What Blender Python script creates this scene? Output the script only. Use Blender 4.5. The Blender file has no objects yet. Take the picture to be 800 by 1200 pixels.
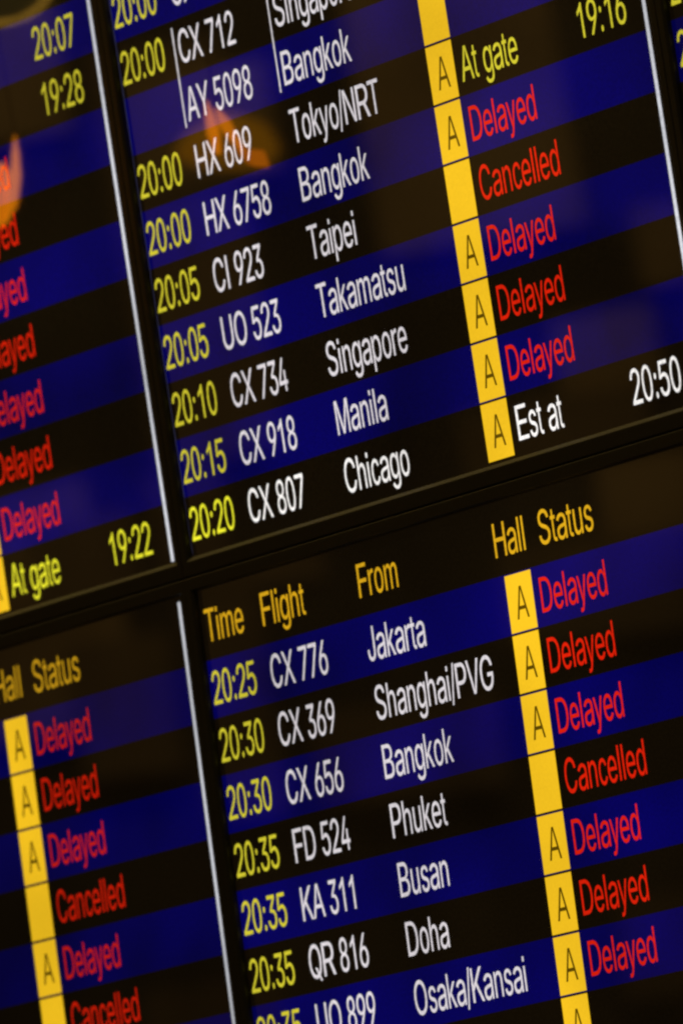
import bpy, bmesh, math, json, random
from mathutils import Matrix, Vector
random.seed(4)
sc = bpy.context.scene
col = sc.collection
Z0 = 2.6                       # height of the seam between the two rows of displays above the hall floor

# ---------------------------------------------------------------- camera, world, lamps, exposure
cam_d = bpy.data.cameras.new("camera")
cam = bpy.data.objects.new("camera", cam_d)
col.objects.link(cam)
sc.camera = cam
R = Matrix(((0.531734280, 0.162971588, 0.831082978),
            (0.836811911, 0.049993327, -0.545203166),
            (-0.130401229, 0.985363349, -0.109793400)))
cam.matrix_world = Matrix.Translation((7.157521406, -4.695947934, -0.948807547 + Z0)) @ R.to_4x4()
cam_d.sensor_fit = 'VERTICAL'
cam_d.sensor_height = 36.0
cam_d.sensor_width = 24.0
cam_d.lens = 360.0
cam_d.clip_start = 0.1
cam_d.clip_end = 200.0
cam_d.dof.use_dof = True
cam_d.dof.focus_distance = 8.40
cam_d.dof.aperture_fstop = 8.2
cam_d.dof.aperture_blades = 0

world = bpy.data.worlds.new("World")
sc.world = world
world.use_nodes = True
bg = world.node_tree.nodes["Background"]
bg.inputs[0].default_value = (1.0, 0.72, 0.30, 1)
bg.inputs[1].default_value = 0.016

def area_lamp(name, loc, target, size, power, color):
    d = bpy.data.lights.new(name, 'AREA')
    d.shape = 'RECTANGLE'
    d.size, d.size_y = size
    d.energy = power
    d.color = color
    o = bpy.data.objects.new(name, d)
    col.objects.link(o)
    o.location = loc
    o.rotation_euler = (Vector(target) - Vector(loc)).to_track_quat('-Z', 'Y').to_euler()
    return o

# warm hall lighting: a ceiling run over the boards, plus added lamps for lips and far wall
area_lamp("ceiling_run", (0.4, -1.6, Z0 + 2.6), (0.1, 0, Z0), (3.0, 0.25), 9.0, (1.0, 0.74, 0.36))
area_lamp("added_lip_lamp", (-5.2, -1.25, Z0 + 3.45), (0, 0, Z0), (0.5, 2.6), 13.0, (1.0, 0.70, 0.20))  # added to brighten the sloping lower lips of the bezels
area_lamp("added_wall_lamp", (-5.6, -3.7, Z0 + 3.4), (-7.5, -5.0, Z0 + 0.4), (2.5, 0.4), 50.0, (1.0, 0.68, 0.24))  # added so the far wall shows as a warm reflection in the screens

sc.view_settings.view_transform = 'Standard'
sc.view_settings.look = 'None'
sc.view_settings.exposure = 0.0
sc.view_settings.gamma = 1.0
sc.cycles.use_denoising = True
sc.cycles.pixel_filter_type = 'GAUSSIAN'
sc.cycles.filter_width = 2.7

# ---------------------------------------------------------------- materials
def new_mat(name):
    m = bpy.data.materials.new(name)
    m.use_nodes = True
    return m, m.node_tree.nodes, m.node_tree.links

def lcd(name, rgb, strength=1.0, grain=0.16, mura=0.16):
    """light given off by the liquid-crystal panel behind its glossy front"""
    m, n, l = new_mat(name)
    b = n["Principled BSDF"]
    b.inputs['Base Color'].default_value = (0.006, 0.006, 0.006, 1)
    b.inputs['Roughness'].default_value = 0.022
    b.inputs['IOR'].default_value = 1.5
    tc = n.new('ShaderNodeNewGeometry')
    fine = n.new('ShaderNodeTexNoise'); fine.inputs['Scale'].default_value = 420.0; fine.inputs['Detail'].default_value = 2.0
    slow = n.new('ShaderNodeTexNoise'); slow.inputs['Scale'].default_value = 5.0; slow.inputs['Detail'].default_value = 2.0
    l.new(tc.outputs['Position'], fine.inputs['Vector'])
    l.new(tc.outputs['Position'], slow.inputs['Vector'])
    a = n.new('ShaderNodeMapRange'); a.inputs['From Min'].default_value = 0.3; a.inputs['From Max'].default_value = 0.7
    a.inputs['To Min'].default_value = 1 - grain; a.inputs['To Max'].default_value = 1 + grain
    c = n.new('ShaderNodeMapRange'); c.inputs['From Min'].default_value = 0.3; c.inputs['From Max'].default_value = 0.7
    c.inputs['To Min'].default_value = 1 - mura; c.inputs['To Max'].default_value = 1 + mura
    l.new(fine.outputs['Fac'], a.inputs['Value']); l.new(slow.outputs['Fac'], c.inputs['Value'])
    mu = n.new('ShaderNodeMath'); mu.operation = 'MULTIPLY'
    l.new(a.outputs[0], mu.inputs[0]); l.new(c.outputs[0], mu.inputs[1])
    m2 = n.new('ShaderNodeMath'); m2.operation = 'MULTIPLY'; m2.inputs[1].default_value = strength
    oi = n.new('ShaderNodeObjectInfo'); m3 = n.new('ShaderNodeMath'); m3.operation = 'MULTIPLY'
    l.new(mu.outputs[0], m2.inputs[0])
    b.inputs['Emission Color'].default_value = (*rgb, 1)
    l.new(m2.outputs[0], m3.inputs[0]); l.new(oi.outputs['Color'], m3.inputs[1])
    l.new(m3.outputs[0], b.inputs['Emission Strength'])
    return m

def surface(name, rgb, rough, bump=0.0, scale=60.0, vary=0.25, spec=0.5):
    m, n, l = new_mat(name)
    b = n["Principled BSDF"]
    b.inputs['Roughness'].default_value = rough
    b.inputs['Specular IOR Level'].default_value = spec
    t = n.new('ShaderNodeTexCoord')
    no = n.new('ShaderNodeTexNoise'); no.inputs['Scale'].default_value = scale; no.inputs['Detail'].default_value = 4.0
    l.new(t.outputs['Object'], no.inputs['Vector'])
    r = n.new('ShaderNodeValToRGB')
    r.color_ramp.elements[0].position = 0.3; r.color_ramp.elements[1].position = 0.7
    r.color_ramp.elements[0].color = (*[v * (1 - vary) for v in rgb], 1)
    r.color_ramp.elements[1].color = (*[min(1, v * (1 + vary)) for v in rgb], 1)
    l.new(no.outputs['Fac'], r.inputs[0]); l.new(r.outputs[0], b.inputs['Base Color'])
    if bump:
        bp = n.new('ShaderNodeBump'); bp.inputs['Strength'].default_value = bump; bp.inputs['Distance'].default_value = 0.0004
        l.new(no.outputs['Fac'], bp.inputs['Height']); l.new(bp.outputs[0], b.inputs['Normal'])
    return m

def glow(name, rgb, strength):
    m, n, l = new_mat(name)
    b = n["Principled BSDF"]
    b.inputs['Base Color'].default_value = (0.5, 0.3, 0.1, 1)
    b.inputs['Emission Color'].default_value = (*rgb, 1)
    b.inputs['Emission Strength'].default_value = strength
    return m

M = dict(
    black=lcd("lcd_black", (0.0042, 0.0024, 0.0007), grain=0.25, mura=0.3),
    blue=lcd("lcd_blue", (0.0008, 0.0003, 0.076), mura=0.5),
    yellow=lcd("lcd_yellow", (0.62, 0.55, 0.030)),
    yellow_bright=lcd("lcd_yellow_bright", (0.86, 0.82, 0.030)),
    white_bright=lcd("lcd_white_bright", (0.97, 0.93, 0.90)),
    white=lcd("lcd_white", (0.72, 0.67, 0.70)),
    red=lcd("lcd_red", (0.70, 0.013, 0.002)),
    amber=lcd("lcd_amber", (0.70, 0.38, 0.010)),
    cell=lcd("lcd_cell_yellow", (0.88, 0.52, 0.014), grain=0.04),
    letter=lcd("lcd_letter_dark", (0.10, 0.055, 0.001)),
    column=lcd("lcd_edge_white", (0.66, 0.67, 0.72), mura=0.4),
    faint=lcd("lcd_edge_faint", (0.03, 0.03, 0.07)),
    bezel=surface("bezel_black_plastic", (0.032, 0.026, 0.011), 0.42, 0.25, 900.0),
    housing=surface("housing_black_metal", (0.015, 0.013, 0.010), 0.5, 0.1, 200.0),
    wall=surface("hall_wall_plaster", (0.05, 0.045, 0.035), 0.8, 0.0, 1.3, 0.6),
    panel=surface("reflection_panel_light", (0.50, 0.36, 0.20), 0.7, 0.0, 4.0, 0.35),  # for the unseen panels added to be mirrored
    panel_dim=surface("reflection_panel_dark", (0.28, 0.20, 0.12), 0.7, 0.0, 4.0, 0.35),
    mount=surface("mounting_wall_paint", (0.012, 0.011, 0.010), 0.7, 0.1, 40.0),
    metal=surface("lantern_brass", (0.30, 0.20, 0.08), 0.3),
    lamp=glow("lantern_glow", (1.0, 0.27, 0.003), 5.8),
    lamp_hot=glow("lantern_hot_glow", (1.0, 0.25, 0.003), 6.0),
    lamp_glass=glow("added_glow_amber", (1.0, 0.38, 0.004), 1.0),
    lamp_dim=glow("lantern_dim_glow", (1.0, 0.24, 0.003), 3.5),
    drum=glow("drum_diffuser_dim", (1.0, 0.75, 0.20), 0.14),
    rim=glow("drum_rim_glow", (1.0, 0.55, 0.06), 2.6),
)

# ---------------------------------------------------------------- mesh helpers
def link(name, verts, faces, mat, parent=None, smooth=False):
    me = bpy.data.meshes.new(name)
    me.from_pydata(verts, [], faces)
    me.materials.append(mat)
    if smooth:
        for p in me.polygons: p.use_smooth = True
    o = bpy.data.objects.new(name, me)
    col.objects.link(o)
    if parent: o.parent = parent
    return o

def sheet(name, x0, x1, z0, z1, y, mat, parent):
    return link(name, [(x0, y, z0), (x1, y, z0), (x1, y, z1), (x0, y, z1)], [(0, 1, 2, 3)], mat, parent)

def box(name, a, b, mat, parent=None):
    (x0, y0, z0), (x1, y1, z1) = a, b
    v = [(x0, y0, z0), (x1, y0, z0), (x1, y1, z0), (x0, y1, z0), (x0, y0, z1), (x1, y0, z1), (x1, y1, z1), (x0, y1, z1)]
    f = [(0, 3, 2, 1), (4, 5, 6, 7), (0, 1, 5, 4), (1, 2, 6, 5), (2, 3, 7, 6), (3, 0, 4, 7)]
    return link(name, v, f, mat, parent)

GLYPHS = json.loads('''
{"0":[556,[277,-10,230,-5,187,10,149,34,116,67,89,109,68,160,52,218,43,284,40,358,43,431,53,497,68,556,90,606,117,648,150,682,187,706,230,721,277,726,325,721,367,706,405,682,437,648,464,606,486,556,502,497,511,431,514,358,511,284,502,218,486,160,465,109,438,67,405,34,368,10,325,-5,277,70,309,73,337,85,361,104,383,130,400,163,414,202,424,248,430,300,433,358,430,416,424,468,414,514,400,553,383,586,361,612,337,632,309,643,277,647,246,643,218,632,193,612,172,586,154,553,140,514,130,468,124,416,121,358,124,300,130,248,140,202,154,163,172,130,193,104,218,85,246,73],[7,6,66,66,65,7,8,7,65,65,64,8,9,8,64,64,63,9,63,62,9,10,9,62,62,61,10,11,10,61,61,60,11,12,11,60,71,0,36,0,71,1,1,71,2,71,70,2,3,2,70,69,3,70,57,56,15,16,15,56,56,55,16,55,17,16,3,69,4,69,68,4,5,4,68,68,67,5,6,5,67,66,6,67,12,60,59,13,12,59,59,58,13,14,13,58,58,57,14,57,15,14,18,54,53,18,53,19,37,35,34,38,37,34,34,33,38,39,38,33,51,21,52,21,20,52,53,52,20,19,53,20,30,29,42,43,42,29,29,28,43,44,43,28,28,27,44,45,44,27,46,45,27,27,26,46,47,46,26,26,25,47,48,47,25,25,24,48,39,33,32,40,39,32,32,31,40,41,40,31,31,30,41,30,42,41,48,24,49,24,23,49,50,49,23,23,22,50,51,50,22,21,51,22,35,37,0,36,0,37,54,18,55,17,55,18]],
"1":[556,[282,0,373,0,373,718,315,718,282,560,112,465,112,550,245,640],[0,1,2,0,2,4,4,2,3,4,3,7,4,7,5,5,7,6]],
"2":[556,[40,0,40,67,288,322,358,397,400,460,407,480,412,501,414,523,411,547,405,569,395,589,381,606,365,621,345,632,323,640,299,645,273,647,245,645,220,639,198,630,178,617,162,601,149,582,140,560,134,536,132,509,42,509,46,551,56,588,73,623,95,653,123,678,155,698,192,714,232,723,275,726,317,723,357,714,393,699,424,679,451,655,473,627,489,595,499,561,502,524,500,498,496,472,487,447,475,421,458,394,436,364,336,253,169,85,514,80,514,0],[25,24,26,27,26,24,24,23,27,28,27,23,29,28,23,23,22,29,22,30,29,33,19,18,18,34,33,14,36,15,35,16,15,15,36,35,34,18,17,17,16,34,16,35,34,1,0,52,52,2,1,30,22,21,31,30,21,21,20,31,32,31,20,20,19,32,19,33,32,12,38,13,37,13,38,3,51,50,50,49,3,4,3,49,49,48,4,48,47,4,5,4,47,47,46,5,6,5,46,46,45,6,7,6,45,45,44,7,8,7,44,44,43,8,43,42,8,9,8,42,42,41,9,10,9,41,41,40,10,11,10,40,40,39,11,12,11,39,38,12,39,52,0,54,54,53,52,2,52,51,51,3,2,13,37,14,36,14,37]],
"3":[556,[276,-10,235,-7,197,1,161,14,128,32,100,54,76,81,58,112,46,147,40,185,129,185,133,162,141,141,152,123,167,107,185,94,205,83,227,76,251,72,277,70,305,72,330,77,354,86,375,97,393,112,408,131,419,152,425,176,427,204,425,229,419,253,410,276,395,297,377,314,353,329,325,340,292,346,254,348,193,348,193,421,371,631,75,636,75,716,486,716,486,648,268,392,268,407,316,408,360,402,399,388,433,368,461,343,484,313,501,279,511,243,514,204,511,164,500,127,483,93,461,63,433,38,400,18,362,2,321,-7,281,407],[3,15,4,15,14,4,5,4,14,14,13,5,6,5,13,13,12,6,7,6,12,12,11,7,8,7,11,11,10,8,9,8,10,17,16,2,17,2,1,1,18,17,63,20,0,19,0,20,35,47,36,18,1,0,0,19,18,45,37,36,36,47,45,39,45,46,2,16,3,15,3,16,37,45,38,45,39,38,22,21,62,22,62,61,23,22,61,34,33,49,48,34,49,57,56,27,28,27,56,56,55,28,55,54,28,29,28,54,54,53,29,23,61,60,24,23,60,60,59,24,25,24,59,59,58,25,26,25,58,58,57,26,57,27,26,29,53,30,53,52,30,31,30,52,52,51,31,32,31,51,51,50,32,33,32,50,49,33,50,44,40,46,44,43,40,62,21,63,20,63,21,34,48,35,47,35,48,39,46,40,42,41,40,40,43,42,45,47,64,46,45,64,44,46,64]],
"4":[556,[40,148,40,223,303,716,384,716,128,234,514,229,514,148,347,0,347,171,347,206,347,447,425,447,425,0,347,148,347,231,425,230,425,148],[1,0,4,1,4,2,4,0,8,4,8,9,15,14,9,2,4,3,11,10,14,7,12,13,8,0,13,4,9,14,14,15,11,6,5,16,5,15,16,13,16,8,16,15,9,9,8,16,16,13,12]],
"5":[556,[271,-10,229,-7,191,2,155,16,123,34,96,57,73,85,56,115,45,148,40,184,129,184,133,163,141,143,152,125,166,109,183,96,202,85,224,77,247,72,271,70,299,72,326,79,350,91,371,106,389,125,404,147,415,172,421,199,424,228,421,258,415,286,403,311,388,334,370,353,348,369,323,380,296,387,266,390,194,378,172,369,153,358,138,346,51,356,92,716,479,716,479,636,170,636,146,424,167,437,186,448,209,457,232,464,257,468,283,469,315,468,346,462,375,452,402,438,426,421,448,401,467,379,484,353,497,325,506,295,512,263,514,230,510,185,500,144,482,106,459,73,430,45,396,21,358,4,316,-6],[9,8,10,47,41,40,5,4,14,14,13,5,6,5,13,13,12,6,7,6,12,12,11,7,8,7,11,10,8,11,41,47,42,43,42,47,17,16,2,38,50,49,37,52,51,19,0,20,18,1,0,0,19,18,36,53,37,52,37,53,17,2,1,1,18,17,50,38,37,37,51,50,2,16,3,16,15,3,4,3,15,14,4,15,47,40,39,39,38,47,48,47,38,38,49,48,43,47,46,21,73,72,72,22,21,54,35,55,22,72,71,71,23,22,34,33,57,57,56,34,35,34,56,55,35,56,68,67,26,27,26,67,67,66,27,28,27,66,66,65,28,65,64,28,29,28,64,64,63,29,23,71,70,24,23,70,70,69,24,25,24,69,69,68,25,68,26,25,29,63,30,63,62,30,31,30,62,62,61,31,61,60,31,32,31,60,60,59,32,33,32,59,59,58,33,57,33,58,20,0,73,73,21,20,35,54,36,53,36,54,45,44,46,43,46,44]],
"6":[556,[277,-10,233,-6,192,4,155,21,122,43,94,71,71,105,54,142,43,183,40,228,43,263,51,299,64,336,83,378,111,425,147,479,315,716,417,716,167,368,159,368,188,405,232,432,290,442,333,439,372,430,408,415,439,394,465,368,486,338,502,303,511,264,514,221,511,178,500,139,483,102,460,70,432,43,399,20,362,4,321,-6,277,68,305,70,330,77,353,88,374,103,391,121,405,143,416,167,422,193,424,221,422,250,416,276,405,300,391,321,374,339,353,354,330,365,305,371,277,373,250,371,224,365,201,354,180,340,163,322,148,301,138,277,132,251,130,223,132,194,138,167,148,143,163,121,180,103,201,88,224,77,250,70,199,411],[6,5,70,70,69,6,7,6,69,69,68,7,8,7,68,68,67,8,9,8,67,67,66,9,10,9,66,11,10,66,66,65,11,12,11,65,65,64,12,19,63,62,62,18,19,18,20,19,75,0,40,0,75,1,1,75,74,21,60,59,1,74,2,74,73,2,3,2,73,72,3,73,18,62,61,3,72,4,72,71,4,5,4,71,70,5,71,12,64,63,13,12,63,63,19,13,14,13,19,19,20,14,15,14,20,22,58,57,39,42,41,56,23,57,22,57,23,43,38,37,37,44,43,42,39,38,38,43,42,55,24,56,23,56,24,34,33,47,33,32,47,48,47,32,32,31,48,49,48,31,50,49,31,31,30,50,51,50,30,30,29,51,29,28,51,52,51,28,28,27,52,44,37,36,45,44,36,36,35,45,46,45,35,35,34,46,34,47,46,52,27,53,27,26,53,54,53,26,26,25,54,55,54,25,24,55,25,15,20,16,39,41,0,40,0,41,21,59,58,58,22,21,61,60,18,76,18,21,60,21,18,20,18,76,17,16,20,17,20,76]],
"7":[556,[90,0,417,631,40,636,40,716,514,716,514,631,188,0],[1,6,5,5,4,1,6,1,0,3,2,1,1,4,3]],
"8":[556,[277,-10,232,-7,191,2,154,16,121,35,93,59,70,87,53,119,43,153,40,190,42,220,48,248,58,275,71,299,88,321,107,339,128,354,152,366,177,372,145,388,118,407,95,433,79,464,68,498,65,535,68,571,77,603,92,633,113,660,138,682,168,701,201,715,237,723,277,726,316,723,352,715,385,701,415,682,440,660,460,633,476,603,485,571,488,535,485,499,475,465,458,433,435,407,409,388,378,376,402,366,425,354,447,339,466,321,482,299,496,275,506,248,512,220,514,190,511,153,500,119,484,87,461,59,433,35,400,16,363,2,322,-7,277,69,306,71,333,76,356,85,377,97,394,111,408,129,419,149,425,171,427,195,425,221,418,244,407,265,393,284,375,300,354,314,330,323,304,329,277,331,249,329,223,323,199,314,178,300,160,284,146,265,135,244,128,221,126,195,128,171,134,149,145,129,159,111,176,97,197,85,221,76,247,71,277,407,300,409,322,414,342,423,359,434,374,448,387,465,396,484,401,506,403,529,401,552,396,572,387,591,375,608,361,622,343,633,323,641,301,646,277,647,253,646,231,641,210,633,193,622,178,608,166,591,157,572,152,552,150,529,152,506,157,484,166,465,178,448,193,434,211,423,231,414,253,409],[6,5,96,96,95,6,7,6,95,95,94,7,8,7,94,9,8,94,94,93,9,10,9,93,93,92,10,11,10,92,92,91,11,12,11,91,13,12,91,91,90,13,14,13,90,23,22,130,130,129,23,24,23,129,129,128,24,25,24,128,31,123,122,101,1,0,0,66,101,84,137,85,1,101,100,136,86,85,85,137,136,121,32,122,31,122,32,1,100,2,100,99,2,3,2,99,98,3,99,17,88,87,18,17,87,87,86,18,86,136,18,136,135,18,134,18,135,30,124,123,123,31,30,3,98,4,98,97,4,5,4,97,96,5,97,14,90,89,15,14,89,16,15,89,89,88,16,88,17,16,18,134,19,134,133,19,20,19,133,133,132,20,21,20,132,132,131,21,22,21,131,130,22,131,25,128,127,26,25,127,27,26,127,127,126,27,28,27,126,126,125,28,29,28,125,125,124,29,124,30,29,33,120,119,119,34,33,117,35,118,65,68,67,82,104,83,103,83,104,34,119,118,118,35,34,69,64,63,70,69,63,68,65,64,64,69,68,82,81,48,104,82,48,105,104,48,48,106,105,116,36,117,35,117,36,61,60,72,73,72,60,60,59,73,74,73,59,59,58,74,58,57,74,75,74,57,57,56,75,76,75,56,56,55,76,77,76,55,55,54,77,54,53,77,78,77,53,53,52,78,44,43,110,111,110,43,43,42,111,112,111,42,42,41,112,70,63,62,71,70,62,62,61,71,61,72,71,78,52,79,52,51,79,51,50,79,80,79,50,50,49,80,81,80,49,48,81,49,106,48,47,107,106,47,47,46,107,108,107,46,46,45,108,109,108,45,45,44,109,44,110,109,112,41,113,41,40,113,40,39,113,114,113,39,39,38,114,115,114,38,38,37,115,116,115,37,36,116,37,65,67,0,66,0,67,83,103,84,103,102,84,137,84,102,120,33,121,32,121,33]],
"9":[556,[277,726,321,722,362,712,399,695,432,673,460,645,483,611,500,574,511,533,514,488,511,453,503,417,490,380,471,338,443,291,407,237,239,0,137,0,387,348,395,348,366,311,322,284,265,274,222,277,183,286,147,301,116,322,90,348,68,378,53,413,43,452,40,495,43,538,54,578,71,614,94,646,122,673,155,696,192,712,233,722,277,648,250,646,224,639,201,628,181,613,163,595,149,573,138,549,132,523,130,495,132,466,138,440,149,416,163,395,181,377,201,362,224,351,250,345,277,343,304,345,330,351,353,362,374,376,391,394,406,415,416,439,422,465,424,493,422,522,416,549,406,573,391,595,374,613,354,628,330,639,305,646,355,304],[28,27,52,52,51,28,29,28,51,30,29,51,51,50,30,31,30,50,50,49,31,49,48,31,32,31,48,48,47,32,33,32,47,22,58,57,22,57,23,56,23,57,39,42,41,23,56,24,55,24,56,37,44,43,38,37,43,43,42,38,42,39,38,15,20,16,24,55,25,55,54,25,26,25,54,54,53,26,27,26,53,52,27,53,33,47,46,34,33,46,35,34,46,46,45,35,36,35,45,45,44,36,44,37,36,0,40,75,21,60,59,74,1,75,0,75,1,19,18,20,18,19,62,19,63,62,73,72,3,2,73,3,18,62,61,73,2,74,1,74,2,65,64,12,12,11,65,66,65,11,11,10,66,10,9,66,67,66,9,9,8,67,68,67,8,8,7,68,69,68,7,7,6,69,70,69,6,6,5,70,15,14,20,19,20,14,14,13,19,63,19,13,13,12,63,12,64,63,70,5,71,5,4,71,72,71,4,3,72,4,58,22,21,21,59,58,40,0,41,39,41,0,61,60,18,76,18,21,60,21,18,20,18,76,17,16,20,17,20,76]],
":":[278,[136,-6,123,-4,111,2,100,12,92,26,87,41,85,58,87,75,92,90,100,103,111,114,123,120,136,122,150,120,162,114,173,103,181,90,186,75,188,58,186,41,181,26,173,12,162,2,150,-4,136,381,123,383,111,389,100,400,92,413,87,428,85,445,87,462,92,477,100,491,111,501,123,507,136,509,150,507,162,501,173,491,181,477,186,462,188,445,186,428,181,413,173,400,162,389,150,383],[6,5,4,4,3,6,3,9,6,7,6,9,9,8,7,30,29,28,1,0,2,12,11,10,2,0,3,9,3,0,0,12,9,12,10,9,30,28,27,27,33,30,31,30,33,32,31,33,22,21,23,15,14,13,19,18,20,43,42,44,45,44,42,42,41,39,40,39,41,20,18,21,18,17,15,17,16,15,47,46,45,24,47,45,45,42,24,36,24,42,42,39,36,37,36,39,38,37,39,23,21,0,21,18,0,12,0,18,18,15,12,15,13,12,26,25,24,27,26,24,33,27,24,24,36,33,34,33,36,35,34,36]],
"/":[278,[278,750,71,-108,0,-108,207,750],[0,3,1,2,1,3]],
"A":[667,[0,0,276,716,388,716,667,0,566,0,404,426,370,524,322,673,342,673,293,522,260,426,102,0,140,200,140,280,528,280,528,200,332,643,206,280,460,280,490,200,176,200],[0,11,12,12,13,0,1,10,9,9,7,1,10,1,13,0,13,1,5,2,6,8,6,2,4,3,15,14,15,3,2,5,14,14,3,2,20,17,12,7,9,16,7,16,8,1,7,8,8,2,1,18,19,15,6,8,16,17,20,18,10,13,17,13,12,17,14,5,18,15,14,18,4,15,19,19,18,20,12,11,20]],
"B":[667,[52,0,52,716,337,716,389,713,435,705,475,691,508,672,536,649,557,622,572,592,581,560,584,526,582,497,576,472,566,451,553,432,537,416,518,402,453,375,453,369,478,365,504,358,529,346,552,329,573,310,591,286,604,258,612,227,615,192,612,157,603,124,587,94,565,67,536,44,499,25,456,11,404,3,345,0,154,80,343,80,399,84,444,94,476,112,499,135,512,162,517,192,514,216,508,238,496,259,481,277,461,293,438,307,412,317,381,323,348,325,154,325,154,402,332,402,360,403,387,408,411,417,432,428,451,442,466,459,477,479,484,500,486,524,482,554,470,580,449,604,420,621,382,632,335,636,154,636],[38,55,0,1,0,55,72,2,73,57,56,55,1,55,56,56,73,1,73,2,1,58,54,53,53,59,58,38,0,37,37,39,38,57,55,54,54,58,57,71,3,72,2,72,3,52,51,19,61,60,18,18,62,61,70,69,5,4,70,5,39,37,36,40,39,36,36,35,40,35,41,40,52,19,53,59,53,19,19,18,59,18,60,59,70,4,71,3,71,4,32,31,43,31,30,43,44,43,30,30,29,44,45,44,29,29,28,45,28,27,45,46,45,27,27,26,46,47,46,26,26,25,47,48,47,25,25,24,48,24,23,48,49,48,23,22,49,23,13,12,65,66,65,12,12,11,66,11,10,66,67,66,10,10,9,67,41,35,34,42,41,34,34,33,42,33,32,42,32,43,42,49,22,50,22,21,50,21,20,50,51,50,20,19,51,20,62,18,17,63,62,17,17,16,63,16,15,63,64,63,15,15,14,64,14,13,64,13,65,64,67,9,68,9,8,68,8,7,68,69,68,7,7,6,69,5,69,6]],
"C":[722,[376,-10,316,-5,260,10,209,35,164,69,125,111,94,162,71,221,57,286,52,358,57,430,71,495,94,553,125,604,164,647,209,681,260,706,316,721,376,726,412,724,447,719,481,710,512,698,542,682,569,663,594,641,615,616,634,589,650,559,662,526,670,490,578,490,571,514,562,536,551,555,505,603,445,632,376,642,333,638,293,627,257,608,224,583,196,551,173,512,156,467,146,415,142,358,146,300,156,249,173,204,196,165,224,133,257,107,294,89,334,78,376,74,445,84,505,113,551,161,578,226,670,226,662,191,650,158,635,128,616,100,594,75,569,53,542,34,513,19,481,6,448,-2,413,-8],[7,6,49,49,48,7,8,7,48,48,47,8,9,8,47,47,46,9,46,45,9,10,9,45,45,44,10,11,10,44,44,43,11,12,11,43,2,52,3,52,51,3,41,40,15,16,39,17,54,0,55,0,54,1,1,54,53,17,39,38,1,53,2,52,2,53,39,16,40,15,40,16,3,51,4,5,4,51,51,50,5,6,5,50,49,6,50,12,43,42,13,12,42,42,41,13,14,13,41,41,15,14,18,37,19,21,20,36,70,56,71,19,37,36,36,20,19,68,67,57,22,35,23,56,70,69,69,68,56,68,57,56,35,22,36,21,36,22,62,61,59,61,60,59,30,29,31,32,31,29,29,28,32,33,32,28,28,27,33,57,67,66,66,65,57,58,57,65,65,64,58,64,63,58,63,62,58,62,59,58,33,27,34,27,26,34,26,25,34,35,34,25,25,24,35,23,35,24,55,0,71,71,56,55,37,18,38,17,38,18]],
"D":[722,[296,0,107,0,107,80,290,80,350,84,403,95,449,114,487,139,519,171,543,210,560,254,570,304,574,359,570,414,560,463,543,507,519,546,489,577,451,603,407,621,357,632,300,636,103,636,103,716,306,716,379,711,444,697,502,673,552,641,594,600,627,550,651,494,665,430,670,359,665,288,651,224,626,167,593,117,550,76,499,43,440,19,372,5,151,716,151,0,52,0,52,716,151,636,151,80],[45,44,22,22,23,45,0,3,43,2,43,47,43,2,1,44,1,2,22,44,2,22,2,46,22,46,42,23,22,42,41,5,4,24,20,25,26,19,18,5,41,40,40,6,5,25,20,19,19,26,25,41,4,0,3,0,4,20,24,21,42,21,24,27,17,28,34,33,11,12,11,33,13,12,33,33,32,13,37,36,8,9,8,36,36,35,9,10,9,35,35,34,10,34,11,10,13,32,14,32,31,14,15,14,31,31,30,15,16,15,30,30,29,16,17,16,29,28,17,29,6,40,39,7,6,39,39,38,7,38,37,7,37,8,7,17,27,18,26,18,27,21,42,46,2,47,46,43,3,47]],
"E":[667,[52,0,52,716,622,716,622,636,170,636,170,402,591,402,591,322,170,322,170,80,627,80,627,0],[0,9,8,1,0,8,8,5,1,5,4,1,9,0,11,11,10,9,5,8,7,7,6,5,3,2,4,1,4,2]],
"F":[611,[52,0,52,716,571,716,571,636,160,636,160,392,533,392,533,311,160,311,160,0],[9,8,0,8,5,0,1,0,5,3,2,4,5,8,7,7,6,5,1,5,4,4,2,1]],
"G":[778,[404,-10,337,-5,276,10,220,35,171,69,130,112,96,163,72,221,57,286,52,358,57,430,72,495,96,553,130,604,171,647,219,681,274,706,333,721,398,726,438,724,477,718,514,709,549,696,581,680,611,660,638,638,661,613,682,586,698,556,711,525,720,491,618,491,586,553,538,601,475,631,398,642,353,638,311,627,272,609,237,583,207,551,182,512,164,467,153,415,149,358,153,300,164,249,183,204,208,165,238,133,274,108,314,89,357,78,404,74,446,77,485,86,521,100,552,120,579,144,600,173,616,207,626,244,629,285,659,280,425,280,425,360,726,360,726,282,721,225,707,174,684,128,653,88,615,54,570,26,519,6,464,-6,628,280],[7,6,47,47,46,7,8,7,46,46,45,8,9,8,45,45,44,9,44,43,9,10,9,43,43,42,10,11,10,42,42,41,11,12,11,41,41,40,12,13,12,40,2,50,3,50,49,3,15,39,38,38,16,15,36,17,37,0,53,52,0,52,1,51,1,52,35,18,36,17,36,18,1,51,2,50,2,51,16,38,37,37,17,16,3,49,4,5,4,49,49,48,5,6,5,48,47,6,48,13,40,39,14,13,39,39,15,14,21,20,34,75,55,54,34,20,19,56,74,73,57,56,73,22,33,23,55,75,74,74,56,55,33,22,34,21,34,22,62,76,63,69,68,60,61,60,68,63,61,68,68,67,63,67,66,63,62,63,66,30,29,31,29,28,31,57,73,72,58,57,72,72,71,58,71,70,58,59,58,70,70,69,59,69,60,59,76,62,64,65,64,62,62,66,65,31,28,32,28,27,32,27,26,32,26,25,32,33,32,25,25,24,33,23,33,24,75,54,0,53,0,54,34,19,35,18,35,19,61,63,76]],
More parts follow.
